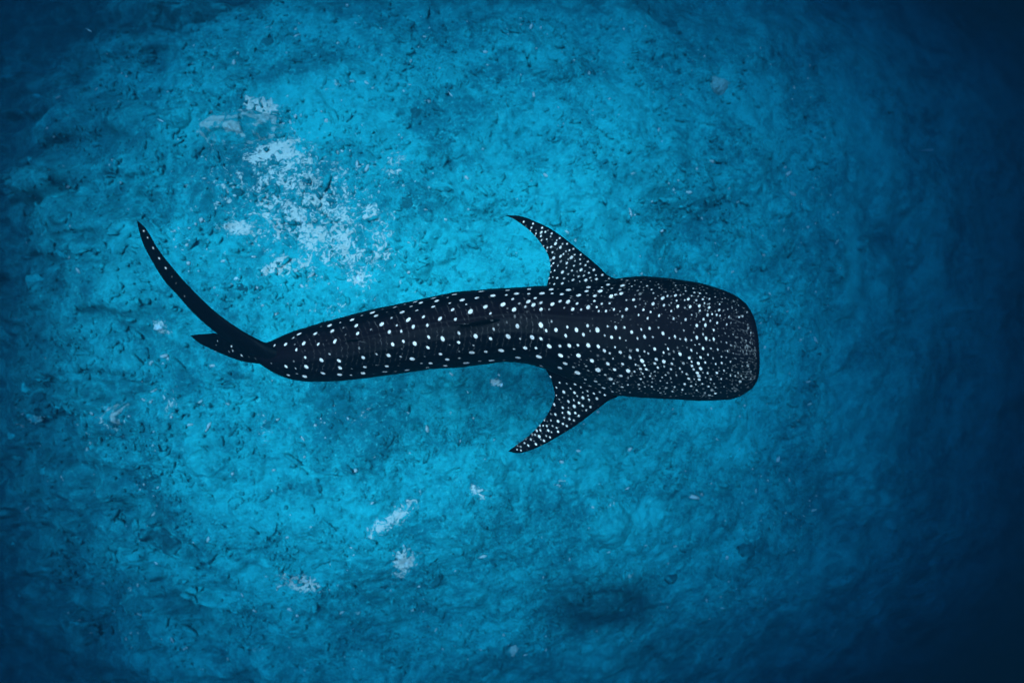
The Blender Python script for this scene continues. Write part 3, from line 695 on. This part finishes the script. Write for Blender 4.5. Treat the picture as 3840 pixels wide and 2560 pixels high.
 ((2500, 1240, 5.808), "617,295,26 718,290,32 797,395,46 967,370,32 1115,405,36 1330,428,30 1305,270,32,.9 1400,300,24,.9 1480,340,22,.7 1185,248,28,.6 1090,285,36,.5 665,493,30,.9 900,520,34,.95 738,577,40 1010,590,30,.9 1195,560,30,.9 1305,573,26,.8 1455,482,22,.8 1215,450,22,.6 1015,450,22,.6 845,697,38 690,715,46 970,710,22,.6 1065,725,34,.95 1205,697,34,.95 1385,670,26,.9 1490,745,22,.7 1280,730,24,.6 738,820,54,.95 590,845,36,.9 910,815,30,.7 1020,830,22,.6 1140,810,28,.6 1335,812,24,.8 1425,852,26,.8 1248,868,32,.95 665,917,46 790,903,28,.7 890,922,36 1097,910,38 705,990,54,.8 845,1007,28,.8 990,980,24,.5 1105,990,24,.6 1385,975,30,.95 1490,988,30,.8 705,1062,42 605,1050,28,.8 955,1060,34,.95 1190,1043,32,.9 1560,912,26,.8 1620,985,26,.8 1650,1035,26,.6 1605,1105,44,.8 1640,760,28,.7 1765,765,46,.7 1830,887,34,.7 1760,895,36,.5 1725,1005,32,.7 1830,1045,40,.6 1800,830,30,.5 640,1163,28,.8 775,1155,34,.9 945,1130,30,.5 1035,1148,26,.8 1175,1130,24,.5 1430,1165,24,.6 690,1210,22,.5 915,1217,36,.95 1070,1237,30,.8 1250,1215,28,.7 650,1290,34,.8 800,1255,40,.5 990,1287,48,.7 835,1350,36,.8 1065,1360,36,.95 930,1400,44,.8 990,1418,30,.7 1180,1340,24,.5 735,1350,22,.5 605,1350,26,.5 580,1420,26,.7 730,1420,26,.5 935,1468,32,.6 1310,1305,24,.4 1490,1315,36,.5 1660,490,30,.5 1740,490,36,.5 1820,490,36,.4 1560,420,24,.5 1850,420,26,.6 1640,335,40,.4"),
 ((1850, 750, 3.92), "445,320,22 580,345,22 560,405,22 480,380,14,.8 545,455,18,.9 627,445,15,.9 715,405,22 707,478,30 768,470,20 800,443,14,.8 855,488,22 840,535,18 630,493,20 700,532,22 612,525,20,.9 707,590,24 790,578,18 915,643,32 932,588,18 978,562,24 1015,645,20,.9 985,697,32 1083,643,22 850,692,26 795,700,20 940,722,18,.7 1178,720,22 1115,735,22 1070,755,16 1030,790,20 1285,805,22 1195,803,16 868,768,22,.9 735,675,22,.8 775,755,24,.8 887,848,34 990,828,28 1150,848,34 1105,795,14,.7 1270,870,20 1200,895,18,.9 1100,865,20,.7 1390,903,26 1330,868,14,.6 990,905,26,.7 880,930,20 945,965,18,.9 1085,930,26 1190,963,20 1275,937,20 1350,960,24 1415,990,18,.7 1478,1025,28 1290,1025,32 1070,1000,18 1155,1038,22 1225,1048,16,.9 1348,1050,16,.9 1410,1072,24 1015,1055,32 903,1035,20 845,1060,18,.9 1103,1090,20 1180,1110,16,.8 1255,1128,24 1330,1112,22 1425,1135,22 1507,1105,22 1600,1100,28 1165,1172,28 1360,1178,36 1510,1163,32 1043,1155,24 940,1145,26 878,1138,18,.8 820,1150,20,.9 1100,1190,16,.8 1280,1195,20 1445,1180,18 1020,1225,28 890,1235,20 830,1222,18,.8 1230,1220,30,.7 840,880,26,.7 850,970,24,.8"),
 ((1850, 1350, 3.92), "838,243,26 978,325,22 1067,258,26,.7 953,242,14,.5 1080,342,20,.8 1140,300,16,.9 1203,355,28 1350,282,28,.9 1340,335,22 928,405,18 1040,468,34 1132,420,20 1295,400,22 1420,382,34 1503,410,20 1508,312,32,.9 1200,480,28 1308,475,18,.9 1380,453,22 1473,487,26 1565,473,24 928,515,16,.9 968,577,18,.8 1017,547,16,.7 1098,515,18,.5 1310,548,34 1240,525,18 1390,522,18 1522,563,30 1405,585,22 1108,607,28 1183,588,20 1253,627,28 1315,672,26 1430,683,24 1450,612,14,.5 895,653,28 1020,695,26 1193,680,36 1100,700,18,.8 1363,735,24 1307,745,16,.7 1113,777,34 1210,775,26 1260,818,26 1020,772,20 908,795,28 847,788,18,.8 1043,842,20 1115,867,26 1187,880,24 953,893,32 848,887,20 750,880,22,.9 795,895,16,.6 1018,935,22 1080,967,26 868,965,20,.9 783,968,24 730,962,20 680,960,26,.9 933,993,20 810,1033,28 690,1030,24 637,1033,28,.9 953,1048,26 855,1058,20,.9 675,1120,34 615,1095,24,.8 775,1112,20,.9 830,1135,24 570,1085,24,.7 550,1163,24,.9 740,1185,28 600,1188,16,.8 695,1163,16,.8 627,1232,28 515,1253,24 455,1217,18,.9 400,1272,18,.9 350,1312,20,.9 405,1325,18,.9 355,1255,22,.6 480,1160,22,.6 1560,360,30,.7 1145,940,20,.5 1060,1040,18,.5 705,1245,16,.6 500,1315,14,.5"),
]
def body_at(px):
    """far edge, near edge and back line (photo pixels) of the body at column px"""
    u = np.interp(px, B[:, 0], B[:, 1]); l = np.interp(px, B[:, 2], B[:, 3]); r = np.interp(px, B[:, 0], B[:, 7])
    c_, h_ = 0.5 * (u + l), 0.5 * (l - u)
    return u, l, c_ - h_ * math.sin(math.radians(r))
marks = []          # px, py, long radius px, short radius px, image angle, paleness
for (ox, oy, zm), txt in SPOT_SETS:
    for tok in txt.split():
        q = [float(v) for v in tok.split(',')]
        px, py, r = ox + q[0] / zm, oy + q[1] / zm, q[2] / zm
        pal = q[3] if len(q) > 3 else 1.0
        u, l, rg = body_at(px)
        if py < u - 2 or py > l + 2:
            ang = 0.9 if py < u else -0.9
        else:
            v = (py - rg) / ((l - rg) if py > rg else (rg - u))
            ang = math.copysign(1.45 - 1.0 * min(1.0, abs(v) * 1.25), -v)
        asp = 1.0 + 0.30 * random.random()
        if zm > 4 or oy in (750, 1350): r *= 0.80          # head and fin spots are finer
        else: r *= 1.06
        pal *= random.uniform(0.90, 1.0)
        marks.append((px, py, r * asp * 0.98, r * 0.80, ang, pal))
NSPOT = len(marks)
# faint lines that run round the trunk between the rows of spots
for k, x0 in enumerate(np.arange(1118, 2060, 21.0)):
    u, l, rg = body_at(x0)
    a = random.uniform(0.05, 0.25); b = random.uniform(0.75, 0.95)
    pal = random.uniform(0.25, 0.37)
    pts = []
    for t in np.linspace(a, b, 26):
        y = u + (l - u) * t
        bend = -62 * max(0, 0.50 - t) ** 1.6 * 2.6 - 44 * max(0, t - 0.58) ** 1.6 * 3.0
        pts.append((x0 + 18 + bend + 3 * random.uniform(-1, 1), y))
    for (xa, ya), (xb, yb) in zip(pts[:-1], pts[1:]):
        if random.random() < 0.12: continue
        marks.append(((xa + xb) / 2, (ya + yb) / 2, math.hypot(xb - xa, yb - ya) * 0.8, 2.2, math.atan2(-(yb - ya), xb - xa), pal * random.uniform(0.5, 1.3)))
# dim freckles and short streaks on the head, denser towards its rim
for k in range(1700):
    px = random.uniform(2140, 2836); u, l, rg = body_at(px)
    t = random.random(); py = u + (l - u) * t
    e_ = min(t, 1 - t, (2838 - px) / 420)
    if random.random() < e_ * 2.2: continue
    flow = math.copysign(0.45, rg - py) * -1 if px < 2700 else random.uniform(-0.25, 0.25)
    marks.append((px, py, random.uniform(2.2, 5.0), random.uniform(1.5, 2.4), -flow + random.uniform(-.3, .3), random.uniform(0.30, 0.72)))
for k in range(150):                                   # streaks round the lip
    px = random.uniform(2735, 2832); u, l, rg = body_at(px); py = random.uniform(u + 8, l - 8)
    marks.append((px, py, random.uniform(6, 14), 1.5, random.uniform(-.3, .3) + (0.5 if py < 1180 else (-0.5 if py > 1440 else 0)), random.uniform(0.25, 0.55)))
for k in range(260):                                   # specks on the fins
    if k % 2: a = random.random(); b = random.random(); px, py = 2300 - 380 * a + (-230 + 180 * a) * b * (1 - a), 1040 - 225 * a ** 0.9 + 25 * b
    else: a = random.random(); b = random.random(); px, py = 2300 - 380 * a + (-230 + 180 * a) * b * (1 - a), 1490 + 200 * a ** 0.9 - 25 * b
    marks.append((px, py, random.uniform(2, 4), random.uniform(1.3, 2.2), random.uniform(-1, 1), random.uniform(0.25, 0.6)))

marks += [(1728, 1214, 46, 3.0, 0.26, .62), (1745, 1217, 16, 2.2, 0.2, .55), (1312, 1276, 30, 3, 0.03, .42), (1350, 1280, 26, 2.5, -.2, .36)]   # light caught on the two back fins' hind edges, painted as pale marks
PX, PY = to_pix(SVa[:, 0], SVa[:, 1], SVa[:, 2])
vis = np.where(nor[:, 2] > 0.02)[0]
vis = vis[np.argsort(PX[vis])]
vpx, vpy, vz = PX[vis], PY[vis], SVa[vis, 2]
order = np.argsort(SVa[:, 0]); sx = SVa[order, 0]
spot = np.zeros(len(SVa), np.float32)
for px, py, rl, rs, ang, pal in marks:
    i0, i1 = np.searchsorted(vpx, (px - 4, px + 4))
    near = np.where(np.abs(vpy[i0:i1] - py) < 4)[0]
    if len(near) == 0: continue
    near = near + i0
    near = near[vz[near] > vz[near].max() - 0.05]
    d2 = (vpx[near] - px) ** 2 + (vpy[near] - py) ** 2
    ci = vis[near[np.argmin(d2)]]
    c = SVa[ci]; n = nor[ci]; n = n / (np.linalg.norm(n) + 1e-9)
    d = np.array([math.cos(ang), math.sin(ang), 0.0])
    d = d - n * d.dot(n); d /= np.linalg.norm(d) + 1e-9
    b = np.cross(n, d)
    s = K * (CAM_H - c[2]) / CAM_H
    R1, R2 = rl * s, rs * s
    j0, j1 = np.searchsorted(sx, (c[0] - 1.4 * R1 - .01, c[0] + 1.4 * R1 + .01))
    idx = order[j0:j1]
    dv = SVa[idx] - c
    kk = (np.abs(dv[:, 1]) < 1.4 * R1 + .01) & (PATCHa[idx] == PATCHa[ci]) & ((nor[idx] @ n) > 0.2)
    idx = idx[kk]; dv = dv[kk]
    q = np.sqrt((dv @ d / R1) ** 2 + (dv @ b / R2) ** 2)
    w = min(0.34, 0.0042 / max(R2, 1e-4))
    f = pal * (1 - sstep(1 - w, 1 + w, q))
    spot[idx] = np.maximum(spot[idx], f)
for pid, nc_, v in ((5, 24, .60), (6, 16, .45)):           # light-catching hind edges of the back fins, painted paler
    sel = np.where(PATCHa == pid)[0]; u_ = 0.5 - 0.5 * np.cos(np.linspace(0, 2 * np.pi, 2 * nc_, endpoint=False))
    spot[sel] = np.maximum(spot[sel], np.tile(v * sstep(0.80, 0.97, u_), len(sel) // (2 * nc_)))
add_attr(shark_me, "spot", spot)
add_attr(shark_me, "back", SIDEa)
add_attr(shark_me, "off_back", np.concatenate([DORS, np.full(len(SVa) - len(DORS), 0.9)]))

shark = bpy.data.objects.new("whale_shark", shark_me)
col.objects.link(shark)
tag(shark, "large dark whale shark with rows of white spots swimming above the reef", "shark")

m, nt, bsdf = new_mat("shark_skin")
tc = node(nt, "ShaderNodeTexCoord").outputs["Object"]
skin = mixrgb(nt, ramp(nt, noise_n(nt, tc, 2.6, 4, 0.6, 0.5), 0.35, 0.68), (0.0002, 0.0004, 0.0007), (0.0008, 0.0007, 0.0013))
skin = mixrgb(nt, math_n(nt, 'MULTIPLY', ramp(nt, noise_n(nt, tc, 16.0, 4, 0.6, 0.6), 0.52, 0.75), 0.5), skin, (0.0022, 0.0022, 0.0036))
ob = attr_n(nt, "off_back")
skin = mixrgb(nt, math_n(nt, 'MULTIPLY', math_n(nt, 'SUBTRACT', 1.0, ramp(nt, ob, 0.05, 0.75)), 0.6), skin, (0.0026, 0.0009, 0.0017))   # sheen along the back, painted as a purple-brown tint
skin = mixrgb(nt, math_n(nt, 'MULTIPLY', ramp(nt, ob, 0.80, 1.7), 0.8), skin, (0.0008, 0.0034, 0.0048))                                   # paler blue grey flanks, doubling as painted rounded shading
sp = attr_n(nt, "spot")
spv = math_n(nt, 'MULTIPLY', sp, math_n(nt, 'ADD', math_n(nt, 'MULTIPLY', noise_n(nt, tc, 30, 2), 0.5), 0.75))
skin = mixrgb(nt, math_n(nt, 'POWER', math_n(nt, 'MINIMUM', spv, 1.0), 3.2), skin, (0.36, 0.28, 0.26))
skin = mixrgb(nt, attr_n(nt, "back"), (0.30, 0.31, 0.30), skin)
nt.links.new(skin, bsdf.inputs["Base Color"])
bsdf.inputs["Roughness"].default_value = 0.48
bsdf.inputs["Specular IOR Level"].default_value = 0.010
bump = node(nt, "ShaderNodeBump"); bump.inputs["Strength"].default_value = 0.25; bump.inputs["Distance"].default_value = 0.01
nt.links.new(noise_n(nt, tc, 40, 3, 0.6, 0.3), bump.inputs["Height"]); nt.links.new(bump.outputs[0], bsdf.inputs["Normal"])
shark_me.materials.append(m)

# eyes low on the sides of the head, the mouth along the front, gill slits over the fins
def part(name, bm, mat, parent):
    mm = bpy.data.meshes.new(name); bm.to_mesh(mm); bm.free()
    for p in mm.polygons: p.use_smooth = True
    mm.materials.append(mat)
    o = bpy.data.objects.new(name, mm); col.objects.link(o); o.parent = parent
    return o
m_eye, nt, b_ = new_mat("eye_black"); b_.inputs["Base Color"].default_value = (0.01, 0.01, 0.012, 1); b_.inputs["Roughness"].default_value = 0.2
m_slit, nt, b_ = new_mat("mouth_dark"); b_.inputs["Base Color"].default_value = (0.004, 0.004, 0.005, 1); b_.inputs["Roughness"].default_value = 0.8
def body_point(px, lat_sign, theta):
    i = int(np.argmin(np.abs(0.5 * (B[:, 0] + B[:, 2]) - px)))
    j = int(np.argmin(np.abs(((TH - theta + np.pi) % (2 * np.pi)) - np.pi)))
    return Vector(SVa[i * NT + j]), Vector(nor[i * NT + j])
for th in (-0.28, math.pi + 0.28):
    p, n = body_point(2722, 1, th)
    bm = bmesh.new(); bmesh.ops.create_uvsphere(bm, u_segments=20, v_segments=12, radius=0.032)
    bmesh.ops.transform(bm, matrix=Matrix.Translation(p - n * 0.012), verts=bm.verts)
    part("eye", bm, m_eye, shark)
bm = bmesh.new(); prev = None                            # mouth: a shallow dark gape round the blunt front
for t in np.linspace(0.12, 0.88, 40):
    th = -math.pi / 2 + 0.0
    i = NB - 60 + int(55 * math.sin(math.pi * t) ** 0.5)
    side = math.cos(math.pi * t)
    j = int(np.argmin(np.abs(TH - (2 * math.pi - 0.12 if side > 0 else math.pi + 0.12))))
    p = Vector(SVa[i * NT + j]); q = Vector(SVa[i * NT + int(np.argmin(np.abs(TH - (2 * math.pi - 0.12))))]); r_ = Vector(SVa[i * NT + int(np.argmin(np.abs(TH - (math.pi + 0.12))))])
    w = 0.5 + 0.5 * side
    p = q * w + r_ * (1 - w); p.x = max(p.x, max(q.x, r_.x)) + 0.004
    row = [bm.verts.new(p + Vector((0.004, 0, 0.018))), bm.verts.new(p + Vector((0.012, 0, 0.0))), bm.verts.new(p + Vector((0.004, 0, -0.018)))]
    if prev:
        bm.faces.new((prev[0], prev[1], row[1], row[0])); bm.faces.new((prev[1], prev[2], row[2], row[1]))
    prev = row
part("mouth", bm, m_slit, shark)
for sgn, ths in ((1, (-0.55, 0.10)), (-1, (math.pi - 0.10, math.pi + 0.55))):
    for k in range(5):
        px = 2352 - 34 * k
        bm = bmesh.new(); prev = None
        for t in np.linspace(0, 1, 14):
            th = ths[0] + (ths[1] - ths[0]) * t
            p, n = body_point(px, sgn, th % (2 * math.pi))
            w = 0.009 * math.sin(math.pi * t) + 0.001
            row = [bm.verts.new(p + n * 0.004 + Vector((w, 0, 0))), bm.verts.new(p + n * 0.004 - Vector((w, 0, 0)))]
            if prev: bm.faces.new((prev[0], prev[1], row[1], row[0]))
            prev = row
        part("gill_slit", bm, m_slit, shark)

# ------------------------------------------------------------------ the sea water itself
bm = bmesh.new()
bmesh.ops.create_cube(bm, size=1.0)
water_volume_me = bpy.data.meshes.new("water_volume")
bm.to_mesh(water_volume_me); bm.free()
water_volume = bpy.data.objects.new("water_volume", water_volume_me)
top, bot = CAM_H + 0.4, float(V[:, 2].min()) - 1.0
water_volume.scale = (150, 150, top - bot)
water_volume.location = (0, 0, 0.5 * (top + bot))
col.objects.link(water_volume)
tag(water_volume, "clear blue sea water surrounding the whole scene", kind="stuff")
m, nt, bsdf = new_mat("sea_water")
nt.nodes.remove(bsdf)
pv = node(nt, "ShaderNodeVolumePrincipled")
SIG_S = np.array([0.0001, 0.0009, 0.0016])
SIG_A = np.array([0.180, 0.117, 0.0905])
DENS = 0.45
colr = SIG_S / DENS
absq = 1.0 - SIG_A / (DENS * (1 - colr))
pv.inputs["Color"].default_value = (*colr, 1)
pv.inputs["Absorption Color"].default_value = (*(absq ** 2), 1)
pv.inputs["Density"].default_value = DENS
pv.inputs["Anisotropy"].default_value = 0.3
nt.links.new(pv.outputs[0], nt.nodes["Material Output"].inputs["Volume"])
water_volume_me.materials.append(m)
